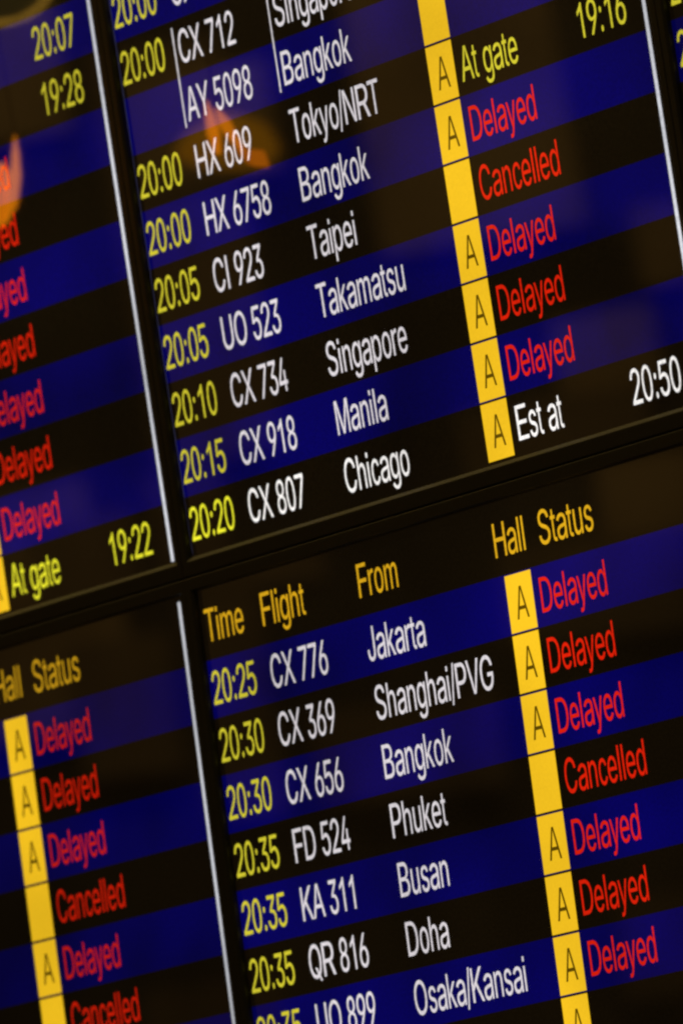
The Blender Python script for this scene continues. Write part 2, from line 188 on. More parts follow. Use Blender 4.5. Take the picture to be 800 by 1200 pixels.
"H":[722,[52,0,52,716,153,716,153,407,569,407,569,716,670,716,670,0,569,0,569,326,153,326,153,0],[0,11,10,1,0,10,10,3,1,3,2,1,9,8,7,7,6,9,4,9,6,6,5,4,3,10,9,9,4,3]],
"I":[278,[92,0,187,0,187,716,92,716],[0,1,2,0,2,3]],
"J":[500,[231,-10,173,-3,123,15,80,46,48,89,28,141,22,205,22,243,111,243,111,205,115,164,126,131,144,105,168,85,197,74,231,70,265,74,294,85,318,105,336,131,347,164,351,205,351,716,440,716,440,205,434,141,414,89,382,46,339,15,289,-3],[7,6,9,9,8,7,0,14,1,13,1,14,1,13,2,12,2,13,2,12,3,12,11,3,4,3,11,5,4,11,11,10,5,6,5,10,9,6,10,18,17,28,28,17,29,16,29,17,25,24,20,21,20,24,22,21,24,24,23,22,18,28,27,19,18,27,27,26,19,26,25,19,25,20,19,29,16,0,16,15,0,14,0,15]],
"K":[667,[122,205,122,304,177,367,233,427,292,484,532,716,666,716,323,388,52,0,52,716,154,716,154,470,153,317,154,272,154,0,546,0,254,365,318,435,667,0,153,340,154,234,272,342,341,406],[0,1,8,9,8,1,0,8,14,1,0,13,13,12,1,9,1,11,11,10,9,3,2,16,17,4,3,15,18,7,7,18,22,16,7,17,7,22,17,6,5,17,4,17,5,13,0,20,12,13,16,16,2,12,1,12,19,11,1,19,0,14,20,12,2,19,7,16,21,15,7,21,13,20,21,16,13,21,3,16,17,6,17,22]],
"M":[833,[52,0,52,716,183,716,364,263,378,224,395,173,413,118,428,69,407,69,422,116,440,171,457,223,472,263,650,716,781,716,781,0,690,0,690,409,690,460,691,519,693,581,694,643,702,643,680,576,658,511,637,453,620,409,456,0,377,0,210,409,194,452,174,508,151,574,127,643,136,643,138,586,139,523,140,462,141,409,141,0,418,102,693,616,137,613],[35,33,1,39,38,0,1,0,38,38,37,1,37,36,1,35,1,36,34,33,42,5,8,6,8,5,28,31,2,32,34,32,2,33,34,2,1,33,2,9,7,10,14,22,20,21,41,22,17,16,15,15,14,17,18,17,14,19,18,14,14,20,19,41,21,23,26,12,11,13,24,23,23,21,13,21,22,13,22,14,13,8,28,27,27,7,8,8,7,40,12,26,25,2,31,30,30,29,3,3,2,30,7,9,40,6,8,40,24,13,25,13,12,25,20,22,41,7,27,10,27,26,11,11,10,27,3,29,4,29,28,4,5,4,28,33,35,42,32,34,42]],
"N":[722,[52,0,52,716,169,716,486,257,516,212,554,150,594,77,581,75,574,152,572,221,571,274,571,716,670,716,670,0,553,0,270,408,232,465,187,536,125,636,143,639,147,540,150,462,151,409,151,0,578,107,144,605],[21,20,1,18,1,20,23,22,0,1,0,22,21,1,22,19,18,25,17,2,19,18,19,2,1,18,2,6,13,8,9,8,13,13,6,14,6,7,14,5,14,7,7,6,24,9,13,10,13,12,10,11,10,12,14,5,4,17,16,2,16,15,3,3,2,16,6,8,24,5,7,24,3,15,14,4,3,14,18,20,25,17,19,25]],
"O":[778,[390,-10,327,-5,269,10,216,35,169,69,129,111,96,162,72,221,57,286,52,358,57,430,72,495,96,553,129,604,169,647,216,681,269,706,327,721,390,726,452,721,510,706,563,681,610,647,650,604,683,553,707,495,721,430,726,358,721,286,707,221,683,162,650,111,610,69,563,35,510,10,452,-5,390,74,433,78,474,89,512,107,547,132,576,164,600,203,618,248,629,300,632,358,629,416,618,468,600,513,576,552,547,584,512,609,474,627,433,638,390,642,346,638,304,627,266,609,232,584,203,552,179,513,160,467,150,416,146,358,150,300,160,248,179,203,203,164,232,132,266,107,304,89,346,78],[7,6,66,66,65,7,8,7,65,65,64,8,9,8,64,64,63,9,63,62,9,10,9,62,62,61,10,11,10,61,61,60,11,12,11,60,2,69,3,69,68,3,58,57,15,0,36,71,0,71,1,70,1,71,55,17,56,16,56,17,1,70,2,69,2,70,56,16,57,15,57,16,3,68,4,5,4,68,68,67,5,6,5,67,66,6,67,12,60,59,13,12,59,59,58,13,14,13,58,58,15,14,18,54,53,34,38,35,35,38,37,52,19,53,18,53,19,40,39,33,50,21,51,20,51,21,33,39,34,38,34,39,51,20,52,19,52,20,30,29,42,43,42,29,29,28,43,44,43,28,28,27,44,45,44,27,46,45,27,27,26,46,47,46,26,26,25,47,48,47,25,25,24,48,40,33,32,32,31,40,41,40,31,31,30,41,30,42,41,48,24,49,24,23,49,50,49,23,23,22,50,21,50,22,35,37,0,36,0,37,54,18,55,17,55,18]],
"P":[667,[52,0,52,716,341,716,402,713,455,703,501,686,540,664,571,637,596,605,613,569,624,531,627,489,624,448,613,409,596,374,571,342,540,314,501,292,455,275,402,265,341,261,133,261,133,341,336,341,378,343,413,350,443,360,467,375,487,392,502,413,513,437,519,462,521,489,519,517,513,542,502,565,487,586,467,603,443,617,413,628,377,634,336,636,158,636,158,0,158,341,158,261],[43,21,0,21,22,0,1,0,22,40,2,41,42,41,2,21,43,45,22,21,45,22,44,42,1,22,42,42,2,1,24,19,25,25,19,18,18,26,25,38,4,39,3,39,4,19,24,20,23,20,24,39,3,40,2,40,3,16,15,28,29,28,15,15,14,29,14,13,29,30,29,13,13,12,30,31,30,12,12,11,31,32,31,11,33,32,11,11,10,33,34,33,10,10,9,34,35,34,9,9,8,35,8,7,35,36,35,7,7,6,36,26,18,17,27,26,17,17,16,27,16,28,27,36,6,37,6,5,37,38,37,5,4,38,5,20,23,45,23,44,45,44,22,45]],
"Q":[778,[365,224,468,224,554,119,576,91,705,-67,602,-67,518,37,496,64,398,-10,334,-5,274,10,220,35,172,69,131,111,97,162,72,221,57,286,52,358,57,430,72,495,97,553,131,604,172,647,220,681,274,706,334,721,398,726,462,721,522,706,576,681,624,647,665,604,698,553,723,495,738,430,743,358,738,286,723,221,698,162,665,111,624,69,576,35,522,10,462,-5,398,74,443,78,485,89,524,107,559,132,589,164,614,203,632,248,643,300,647,358,643,416,632,468,614,513,589,552,559,584,524,609,485,627,443,638,398,642,353,638,311,627,272,609,237,584,207,552,182,513,163,467,152,416,148,358,152,300,163,248,182,203,207,164,237,132,272,107,311,89,353,78,605,56,535,16,477,87,549,125],[14,13,75,75,74,14,15,14,74,74,73,15,16,15,73,73,72,16,17,16,72,71,17,72,17,71,70,18,17,70,70,69,18,19,18,69,69,68,19,20,19,68,68,67,20,21,20,67,77,76,11,64,24,65,77,11,10,10,78,77,23,66,65,65,24,23,44,8,45,79,9,8,8,44,79,62,26,63,25,63,26,78,10,9,9,79,78,63,25,64,24,64,25,11,76,12,13,12,76,75,13,76,21,67,66,22,21,66,66,23,22,42,6,43,6,7,43,27,61,60,60,28,27,2,47,3,48,2,3,3,49,48,59,58,29,41,3,6,3,47,6,7,6,47,46,7,47,1,46,47,47,2,83,28,60,59,59,29,28,38,37,50,51,50,37,37,36,51,52,51,36,36,35,52,53,52,35,54,53,35,35,34,54,55,54,34,34,33,55,56,55,33,33,32,56,41,6,81,5,4,41,40,39,3,49,3,39,39,38,49,38,50,49,56,32,57,32,31,57,58,57,31,31,30,58,29,58,30,45,8,43,43,7,45,46,1,0,26,62,61,61,27,26,2,48,83,40,3,80,3,41,80,6,42,81,45,7,82,7,46,82,41,4,80,5,41,81,46,0,82,1,47,83]],
"R":[722,[52,0,52,716,372,716,440,713,499,703,549,688,592,666,627,640,654,610,673,575,685,537,688,495,685,454,673,416,654,382,627,352,592,326,549,306,498,290,439,281,372,278,118,278,118,359,368,359,413,361,452,366,485,376,512,388,534,404,551,423,562,445,569,469,571,495,569,523,562,547,551,570,534,589,512,605,485,619,452,628,412,634,367,636,170,636,170,0,586,0,362,322,494,322,722,0,170,359,170,278,392,279,514,295],[21,0,43,0,21,22,1,0,22,22,42,1,40,2,41,21,43,49,22,21,49,42,22,48,41,2,42,1,42,2,26,46,27,18,46,19,25,24,46,46,26,25,39,38,4,3,39,4,50,19,45,19,46,45,23,45,24,39,3,40,2,40,3,16,15,28,29,28,15,15,14,29,30,29,14,14,13,30,13,12,30,31,30,12,12,11,31,32,31,11,33,32,11,11,10,33,34,33,10,10,9,34,9,8,34,35,34,8,8,7,35,36,35,7,7,6,36,19,50,44,18,19,44,18,44,51,46,18,51,27,46,17,17,16,27,16,28,27,36,6,37,6,5,37,38,37,5,4,38,5,20,45,49,45,23,48,48,49,45,48,22,49,45,20,50,46,24,45,17,46,51,44,47,51]],
"S":[667,[334,-12,280,-10,232,-1,188,13,149,32,117,56,91,85,71,117,58,153,52,192,153,192,158,166,167,143,182,123,200,107,222,93,247,83,275,75,304,71,334,69,368,71,400,76,429,85,455,97,477,112,495,129,509,150,517,172,519,196,517,217,510,236,499,252,484,265,465,277,444,288,366,313,273,337,214,356,165,379,125,407,96,440,79,479,73,524,77,563,88,598,108,630,134,658,166,682,203,701,245,715,290,723,339,726,388,723,434,714,475,700,511,682,542,659,567,631,587,601,599,568,604,532,507,532,498,565,480,593,453,616,419,632,380,642,336,645,304,644,275,639,248,630,225,619,205,605,190,589,178,570,171,550,169,529,172,506,180,486,193,469,210,455,230,444,251,434,317,413,396,393,468,371,539,334,560,318,579,299,594,278,606,254,613,226,615,195,611,157,600,122,582,89,556,60,524,35,486,15,441,0,390,-9],[6,5,13,13,12,6,7,6,12,12,11,7,8,7,11,11,10,8,9,8,10,40,39,78,41,40,78,78,77,41,42,41,77,77,76,42,43,42,76,76,75,43,44,43,75,75,74,44,45,44,74,0,18,1,50,69,68,1,18,17,82,36,83,49,70,69,69,50,49,1,17,2,17,16,2,3,2,16,15,3,16,36,82,37,81,37,82,48,71,70,70,49,48,3,15,4,15,14,4,5,4,14,13,5,14,37,81,38,81,80,38,39,38,80,80,79,39,78,39,79,45,74,73,46,45,73,73,72,46,47,46,72,72,71,47,71,48,47,100,21,20,67,66,52,51,67,52,34,33,85,21,100,99,22,21,99,99,98,22,98,23,22,34,85,35,84,35,85,64,54,65,54,53,65,66,65,53,52,66,53,95,94,26,27,26,94,94,93,27,28,27,93,93,92,28,92,91,28,29,28,91,91,90,29,30,29,90,90,89,30,89,88,30,31,30,88,88,87,31,60,59,61,62,61,59,59,58,62,58,57,62,23,98,97,24,23,97,97,96,24,25,24,96,96,95,25,95,26,25,31,87,32,87,86,32,33,32,86,85,33,86,62,57,63,57,56,63,64,63,56,56,55,64,54,64,55,100,20,0,20,19,0,18,0,19,83,36,35,35,84,83,67,51,68,50,68,51]],
"T":[611,[21,636,21,716,590,716,590,636,353,636,353,0,259,0,259,636],[1,0,7,3,2,4,7,6,5,5,4,7,4,2,7,1,7,2]],
"U":[722,[361,-12,302,-8,247,3,198,22,155,46,119,77,90,112,69,153,56,196,52,244,52,716,152,716,152,251,155,218,163,187,177,159,197,134,221,113,250,96,283,83,320,75,361,73,403,75,440,83,473,96,502,113,526,134,545,159,558,187,567,218,570,251,570,716,670,716,670,244,666,196,653,153,632,112,603,77,567,46,524,22,475,3,421,-8],[9,8,13,13,12,9,10,9,12,12,11,10,18,2,19,20,1,0,19,2,1,1,20,19,2,18,3,17,3,18,3,17,4,17,16,4,5,4,16,16,15,5,6,5,15,7,6,15,15,14,7,8,7,14,13,8,14,41,23,22,23,41,40,24,23,40,40,39,24,39,25,24,35,34,28,29,28,34,34,33,29,30,29,33,33,32,30,31,30,32,25,39,38,26,25,38,38,37,26,27,26,37,37,36,27,36,35,27,35,28,27,41,22,0,22,21,0,20,0,21]],
"V":[667,[280,0,0,716,101,716,263,290,297,193,346,43,326,43,374,194,408,290,565,716,667,716,391,0,336,74],[2,1,3,4,0,6,3,1,0,0,4,3,7,5,11,9,8,10,10,8,11,7,11,8,6,0,11,11,5,6,6,5,12,5,7,12,4,6,12]],
"X":[667,[5,0,304,400,304,333,22,716,134,716,245,564,284,508,313,463,343,411,326,411,356,463,386,508,426,564,538,716,648,716,366,336,366,404,662,0,551,0,417,182,381,232,353,275,324,325,345,325,316,277,287,233,250,182,115,0,279,367,335,426,391,370,334,307],[0,27,26,5,4,3,2,25,24,24,22,2,1,2,22,9,7,1,25,2,26,2,1,28,5,3,1,6,5,1,1,7,6,20,15,21,23,21,15,15,16,8,16,10,8,18,17,19,14,13,12,15,20,19,15,19,30,16,15,30,12,11,16,10,16,11,23,22,31,23,15,22,1,22,15,15,8,1,9,1,8,9,8,29,1,3,28,0,26,28,26,2,28,8,10,29,7,9,29,14,12,30,12,16,30,19,17,30,22,24,31,21,23,31]],
"Y":[667,[285,0,285,293,5,716,117,716,268,485,313,411,354,324,315,324,357,412,400,485,551,716,662,716,382,293,382,0,335,366],[3,2,4,7,5,1,4,2,1,1,5,4,9,12,11,11,10,9,8,6,12,12,9,8,1,0,13,13,12,1,7,1,12,12,6,7,7,6,14,6,8,14,5,7,14]],
"a":[556,[240,-12,204,-10,170,-4,138,7,109,22,85,40,65,63,50,89,41,119,38,152,40,181,47,206,58,227,73,244,91,259,112,272,186,296,269,309,355,319,405,331,414,337,419,347,421,358,419,382,414,401,407,418,396,432,382,444,365,453,345,460,322,464,296,466,269,464,245,460,223,454,174,423,147,385,55,410,70,440,90,466,113,487,139,504,168,518,198,528,230,535,261,540,293,541,364,534,437,507,458,492,477,473,494,451,506,424,514,391,516,354,516,0,422,0,422,73,416,73,384,35,327,1,301,-6,272,-11,256,64,290,66,320,72,346,83,369,96,387,113,402,131,412,151,419,172,421,194,421,267,396,256,352,247,303,241,264,236,200,223,182,216,165,207,152,196,142,183,136,167,134,148,136,130,141,115,150,102,161,90,176,81,193,74],[7,6,86,86,85,7,8,7,85,85,84,8,9,8,84,84,83,9,10,9,83,11,10,83,0,63,1,90,1,63,16,78,77,43,34,33,33,44,43,1,90,2,78,16,79,34,43,42,2,90,3,90,89,3,4,3,89,89,88,4,5,4,88,88,87,5,6,5,87,86,6,87,11,83,82,12,11,82,13,12,82,82,81,13,14,13,81,15,14,81,81,80,15,80,79,15,79,16,15,38,37,36,36,35,38,39,38,35,40,39,35,41,40,35,35,34,41,34,42,41,64,62,61,61,60,64,60,65,64,46,32,31,31,30,46,28,47,29,59,67,66,18,75,74,65,60,59,59,66,65,75,18,76,17,76,18,29,47,30,46,30,47,57,56,55,54,53,22,70,69,57,57,55,70,71,70,55,72,71,55,55,54,72,54,73,72,20,19,73,73,54,20,21,20,54,54,22,21,22,53,23,53,52,23,24,23,52,52,51,24,25,24,51,51,50,25,67,59,58,68,67,58,58,57,68,57,69,68,73,19,74,18,74,19,25,50,26,50,49,26,49,48,26,27,26,48,28,27,48,47,28,48,63,0,62,62,64,63,76,17,77,16,77,17,44,33,32,45,44,32,32,46,45]],
"b":[556,[288,-12,257,-10,231,-4,208,5,159,44,131,83,122,83,122,0,38,0,38,716,125,716,125,449,131,449,158,487,206,525,229,534,256,539,288,541,331,537,370,526,407,507,438,482,465,450,487,412,503,368,513,319,516,266,513,212,503,163,487,119,466,81,439,48,407,23,371,4,331,-8,275,66,307,69,335,78,359,92,380,112,397,136,411,164,420,196,426,230,428,267,426,303,420,337,411,368,398,395,380,419,360,438,335,453,307,461,275,464,244,461,216,453,192,439,171,420,154,397,140,370,131,339,125,304,123,267,125,229,131,194,141,162,154,134,172,110,192,91,217,77,244,69],[7,6,8,62,61,8,9,8,61,61,11,9,5,66,6,66,65,6,65,64,6,8,6,64,64,63,8,62,8,63,11,61,60,60,59,11,59,58,11,58,12,11,56,55,13,55,14,13,1,35,70,1,70,2,53,16,54,15,54,16,2,70,3,70,69,3,4,3,69,68,4,69,14,55,54,54,15,14,4,68,5,68,67,5,66,5,67,12,58,57,57,56,12,56,13,12,9,11,10,36,0,34,34,37,36,51,18,52,17,52,18,19,50,20,37,34,33,38,37,33,33,32,38,50,19,51,18,51,19,29,28,41,42,41,28,28,27,42,43,42,27,27,26,43,44,43,26,45,44,26,26,25,45,46,45,25,25,24,46,47,46,24,24,23,47,38,32,31,39,38,31,31,30,39,40,39,30,30,29,40,29,41,40,47,23,48,23,22,48,49,48,22,22,21,49,50,49,21,20,50,21,35,1,0,0,36,35,52,17,53,16,53,17]],
"c":[500,[277,-12,234,-8,195,4,160,23,128,49,102,81,80,120,65,163,55,211,52,264,55,317,65,366,80,410,102,448,128,480,160,506,195,526,234,537,277,541,346,531,405,501,450,453,478,390,402,369,386,407,359,437,323,457,277,464,247,461,220,452,196,437,177,416,161,392,149,364,140,332,135,299,133,264,135,229,140,196,149,165,161,137,177,113,196,93,220,78,247,68,277,65,323,73,360,93,387,125,404,165,480,144,473,121,463,99,452,79,406,30,347,-1],[9,8,37,37,36,9,36,35,9,10,9,35,3,42,4,42,41,4,5,4,41,41,40,5,6,5,40,40,39,6,7,6,39,39,38,7,8,7,38,37,8,38,10,35,34,11,10,34,34,33,11,12,11,33,33,32,12,13,12,32,32,31,13,14,13,31,31,30,14,30,15,14,18,27,26,26,19,18,55,46,0,46,45,0,1,0,45,44,1,45,17,28,27,27,18,17,25,24,20,48,47,54,54,53,48,53,52,48,49,48,52,52,51,49,51,50,49,22,21,23,24,23,21,20,24,21,54,47,55,46,55,47,19,26,25,25,20,19,1,44,2,44,43,2,3,2,43,42,3,43,15,30,29,16,15,29,29,28,16,28,17,16]],
"d":[556,[266,-12,223,-8,184,4,147,23,116,48,89,81,67,119,51,163,41,212,38,266,41,319,51,368,67,412,89,450,116,482,148,507,184,526,224,537,267,541,298,539,325,534,348,525,396,487,423,449,429,449,429,716,516,716,516,0,432,0,432,83,424,83,396,44,347,5,324,-4,297,-10,279,66,310,69,338,77,362,91,383,110,400,134,414,162,423,194,429,229,431,267,429,304,423,339,414,370,400,397,383,420,363,439,338,453,310,461,279,464,247,461,219,453,194,438,174,419,156,395,143,368,134,337,128,303,126,267,128,230,134,196,143,164,157,136,174,112,195,92,220,78,248,69],[8,7,64,64,63,8,9,8,63,63,62,9,62,61,9,10,9,61,61,60,10,11,10,60,60,59,11,12,11,59,0,70,1,1,70,69,54,17,55,1,69,2,69,68,2,3,2,68,16,15,56,56,55,16,55,17,16,3,68,4,68,67,4,5,4,67,67,66,5,6,5,66,66,65,6,7,6,65,64,7,65,12,59,58,13,12,58,58,57,13,14,13,57,57,56,14,56,15,14,52,20,19,33,36,34,35,34,36,52,19,53,18,53,19,37,32,31,31,38,37,36,33,32,32,37,36,51,21,52,20,52,21,27,29,28,27,44,43,44,27,45,27,26,45,24,45,26,40,30,29,41,40,29,42,41,29,29,27,42,27,43,42,45,24,46,47,46,24,48,47,24,23,48,24,24,26,25,38,31,30,39,38,30,30,40,39,48,23,49,50,49,23,23,22,50,51,50,22,21,51,22,34,35,0,70,0,35,53,18,54,17,54,18]],
"e":[556,[290,-12,240,-8,196,4,155,23,121,49,92,81,69,119,52,163,41,211,38,263,41,315,51,364,68,408,91,446,119,479,153,506,191,525,234,537,281,541,310,539,338,535,367,526,394,515,419,499,442,480,463,456,481,429,496,397,507,360,514,319,516,273,516,238,96,238,96,311,469,311,429,284,427,318,421,350,412,378,399,403,382,424,362,442,338,454,311,462,281,465,250,462,222,454,197,441,176,424,158,403,144,379,134,353,128,326,126,297,126,250,128,212,135,179,146,149,162,124,181,103,204,86,230,74,259,67,291,65,349,74,394,102,423,148,507,128,497,101,483,77,465,55,443,36,418,20,390,6,360,-4,326,-10,427,311,127,311,126,238],[32,54,53,33,32,53,35,34,76,52,51,33,7,6,56,56,55,7,55,32,7,8,7,32,9,8,32,32,33,9,10,9,33,11,10,33,33,51,11,12,11,51,61,60,2,61,2,1,1,62,61,45,17,46,2,60,3,59,3,60,15,48,47,16,15,47,47,46,16,46,17,16,3,59,4,59,58,4,5,4,58,58,57,5,6,5,57,56,6,57,12,51,50,13,12,50,50,49,13,14,13,49,49,48,14,48,15,14,42,20,43,63,0,75,75,64,63,43,20,19,64,75,74,74,73,64,73,72,64,72,65,64,41,22,42,22,21,42,20,42,21,30,29,34,29,28,34,69,68,66,68,67,66,31,35,54,31,30,35,30,34,35,37,36,34,34,28,37,28,27,37,65,72,71,71,70,65,70,69,65,69,66,65,37,27,38,27,26,38,39,38,26,26,25,39,40,39,25,25,24,40,24,23,40,41,40,23,22,41,23,62,1,0,0,63,62,53,54,35,43,19,44,19,18,44,45,44,18,17,45,18,32,55,78,54,32,78,52,33,77,34,36,76,33,53,77,53,35,76,53,76,77,31,54,78]],
"g":[556,[282,-212,244,-210,210,-205,179,-197,151,-185,127,-171,106,-155,88,-137,73,-118,61,-98,133,-57,161,-93,208,-124,229,-131,254,-136,282,-137,323,-133,358,-123,388,-106,411,-81,425,-48,430,-8,430,96,422,96,395,58,346,22,323,14,296,8,265,7,224,10,185,20,149,37,117,61,90,91,68,127,51,169,41,216,38,269,41,322,51,370,67,413,90,450,117,482,148,507,185,526,224,537,267,541,298,539,325,534,348,525,397,487,424,449,432,449,432,534,516,534,516,-12,513,-56,502,-94,485,-126,461,-153,433,-175,400,-191,364,-203,324,-210,279,83,310,86,338,93,362,106,383,123,400,144,414,170,423,200,429,234,431,271,429,308,423,341,414,371,400,398,383,421,363,439,338,453,311,461,279,464,247,461,219,453,195,438,174,419,157,396,143,369,134,339,128,306,126,271,128,235,134,202,143,173,157,146,174,124,195,107,220,94,248,86],[9,8,10,35,34,94,94,93,35,36,35,93,93,92,36,37,36,92,92,91,37,91,90,37,38,37,90,90,89,38,39,38,89,89,88,39,40,39,88,30,97,31,13,1,14,1,13,2,12,2,13,28,99,29,98,29,99,45,84,83,83,46,45,2,12,3,4,3,12,11,4,12,29,98,30,97,30,98,44,85,84,84,45,44,4,11,5,6,5,11,7,6,11,8,7,11,10,8,11,31,97,32,97,96,32,33,32,96,96,95,33,34,33,95,94,34,95,40,88,87,41,40,87,87,86,41,42,41,86,86,85,42,43,42,85,85,44,43,15,0,63,63,16,15,26,65,27,64,27,65,47,82,81,81,48,47,66,25,24,67,66,24,79,50,80,49,80,50,16,63,62,62,17,16,65,26,25,25,66,65,80,49,81,48,81,49,56,55,21,22,21,55,55,54,73,74,73,54,53,52,54,59,58,19,58,57,19,20,19,57,57,56,20,56,21,20,69,23,22,70,69,22,71,70,22,22,55,71,72,71,55,55,73,72,74,54,75,54,52,75,76,75,52,77,76,52,51,77,52,17,62,61,18,17,61,61,60,18,60,59,18,59,19,18,67,24,23,68,67,23,23,69,68,77,51,78,79,78,51,50,79,51,14,1,0,0,15,14,27,64,28,99,28,64,46,83,82,82,47,46]],
"h":[556,[151,319,151,0,65,0,65,716,151,716,151,405,135,405,154,449,177,484,205,510,237,527,273,538,311,541,346,539,378,531,407,519,432,501,454,479,471,451,484,419,491,381,494,338,494,0,408,0,408,331,404,370,393,402,375,428,351,448,322,459,287,463,262,461,239,456,217,447,198,434,182,418,169,398,159,375,153,349,151,442],[3,2,6,2,1,0,6,2,0,0,38,6,10,32,31,9,33,32,32,10,9,8,34,33,33,9,8,6,38,37,5,6,37,37,36,5,36,35,5,7,5,35,35,34,7,34,8,7,3,6,4,12,29,13,29,12,30,11,30,12,13,29,28,28,14,13,24,23,22,22,21,24,24,21,25,21,20,25,20,19,25,26,25,19,19,18,26,18,17,26,27,26,17,17,16,27,16,15,27,28,27,15,14,28,15,30,11,31,10,31,11,5,7,39,6,5,39,4,6,39]],
"i":[222,[66,0,156,0,156,519,66,519,66,612,156,612,156,716,66,716],[0,1,2,0,2,3,4,5,6,4,6,7]],
"k":[500,[130,192,130,298,145,298,373,534,478,534,233,281,224,281,50,0,50,716,135,716,135,0,386,0,183,261,243,322,495,0,135,298,135,197,191,250,256,305],[1,15,9,0,7,10,7,0,1,8,7,1,1,9,8,5,13,6,11,14,5,13,5,18,4,3,13,1,0,16,12,6,13,13,3,2,5,14,18,0,10,16,6,12,17,12,2,15,15,16,12,15,1,16,5,6,17,11,5,17,12,16,17,2,12,13,4,13,18]],
"l":[222,[66,0,156,0,156,716,66,716],[0,1,2,0,2,3]],
"m":[833,[65,0,65,534,148,534,149,416,142,416,151,443,162,466,177,487,194,504,212,518,232,529,254,537,276,542,298,543,335,540,367,528,394,508,415,481,431,450,441,415,429,415,437,440,448,463,463,483,481,501,502,516,524,528,549,536,575,542,603,543,633,541,661,535,687,523,711,508,731,487,748,462,761,433,768,398,771,359,771,0,685,0,685,357,682,392,671,420,653,440,630,454,605,462,577,465,555,463,534,458,515,450,499,439,486,425,475,408,467,390,462,370,461,348,461,0,375,0,375,366,372,394,362,418,346,438,324,453,299,462,271,465,250,464,231,459,212,451,195,439,180,425,168,407,158,386,152,362,151,335,151,0,149,436,435,435],[75,74,0,1,0,74,4,1,74,74,73,4,68,67,8,67,9,8,6,70,69,7,6,69,69,68,7,68,8,7,4,73,72,3,4,72,72,71,3,71,70,3,5,3,70,70,6,5,1,4,2,65,11,66,10,66,11,64,63,14,13,12,64,64,14,13,64,12,65,11,65,12,59,20,60,61,60,20,20,18,61,18,17,61,62,61,17,17,16,62,62,16,63,16,15,63,14,63,15,9,67,66,66,10,9,55,54,19,54,53,19,50,25,24,26,49,48,48,27,26,25,50,49,49,26,25,19,53,52,21,19,52,22,21,52,52,51,22,23,22,51,51,50,23,50,24,23,29,47,46,31,30,45,46,45,30,29,46,30,41,40,39,39,38,41,38,37,41,41,37,42,37,36,42,43,42,36,36,35,43,35,34,43,44,43,34,34,33,44,33,32,44,45,44,32,31,45,32,27,48,47,28,27,47,47,29,28,57,56,58,59,58,56,56,55,59,20,59,55,55,19,20,20,19,77,3,5,76,4,3,76,2,4,76,19,21,77,18,20,77]],
"n":[556,[151,319,151,0,65,0,65,534,148,534,149,405,135,405,154,449,177,484,205,510,237,527,273,538,311,541,346,539,378,531,406,519,432,501,453,479,471,451,484,419,491,381,494,338,494,0,408,0,408,331,404,370,393,402,375,428,351,448,322,459,287,463,262,461,239,456,217,447,198,434,182,418,169,398,159,375,153,349,149,436],[1,0,2,3,2,0,6,3,0,0,38,6,3,6,4,10,32,31,9,33,32,32,10,9,8,34,33,33,9,8,6,38,37,5,6,37,37,36,5,36,35,5,7,5,35,35,34,7,34,8,7,12,29,13,29,12,30,11,30,12,13,29,28,28,14,13,24,23,22,22,21,24,24,21,25,21,20,25,20,19,25,26,25,19,19,18,26,18,17,26,27,26,17,17,16,27,16,15,27,28,27,15,14,28,15,30,11,31,10,31,11,5,7,39,6,5,39,4,6,39]],
"o":[556,[285,-12,240,-8,200,4,163,23,131,49,103,81,81,120,65,163,55,211,52,264,55,317,65,366,81,410,103,448,131,480,163,506,200,526,240,537,285,541,329,537,370,526,407,506,440,480,467,448,489,410,505,366,515,317,518,264,515,211,505,163,489,120,467,81,440,49,407,23,370,4,329,-8,285,65,317,68,345,78,369,93,389,113,406,137,419,165,428,196,433,229,435,264,433,299,428,332,419,363,406,392,389,416,369,437,345,452,317,461,285,464,253,461,225,452,201,437,181,416,164,392,152,364,143,332,137,299,135,264,137,229,143,196,152,165,164,137,181,113,201,93,225,78,253,68],[7,6,66,66,65,7,8,7,65,65,64,8,9,8,64,64,63,9,63,62,9,10,9,62,62,61,10,11,10,61,61,60,11,12,11,60,0,36,1,36,71,1,1,71,2,71,70,2,3,2,70,69,3,70,57,56,15,16,15,56,56,55,16,55,17,16,3,69,4,69,68,4,5,4,68,68,67,5,6,5,67,66,6,67,12,60,59,13,12,59,59,58,13,14,13,58,58,57,14,57,15,14,54,53,19,18,54,19,37,35,34,38,37,34,34,33,38,39,38,33,51,21,52,21,20,52,53,52,20,19,53,20,30,29,42,43,42,29,29,28,43,44,43,28,28,27,44,45,44,27,46,45,27,27,26,46,47,46,26,26,25,47,48,47,25,25,24,48,39,33,32,40,39,32,32,31,40,41,40,31,31,30,41,30,42,41,48,24,49,24,23,49,50,49,23,23,22,50,51,50,22,21,51,22,35,37,0,36,0,37,17,55,54,54,18,17]],
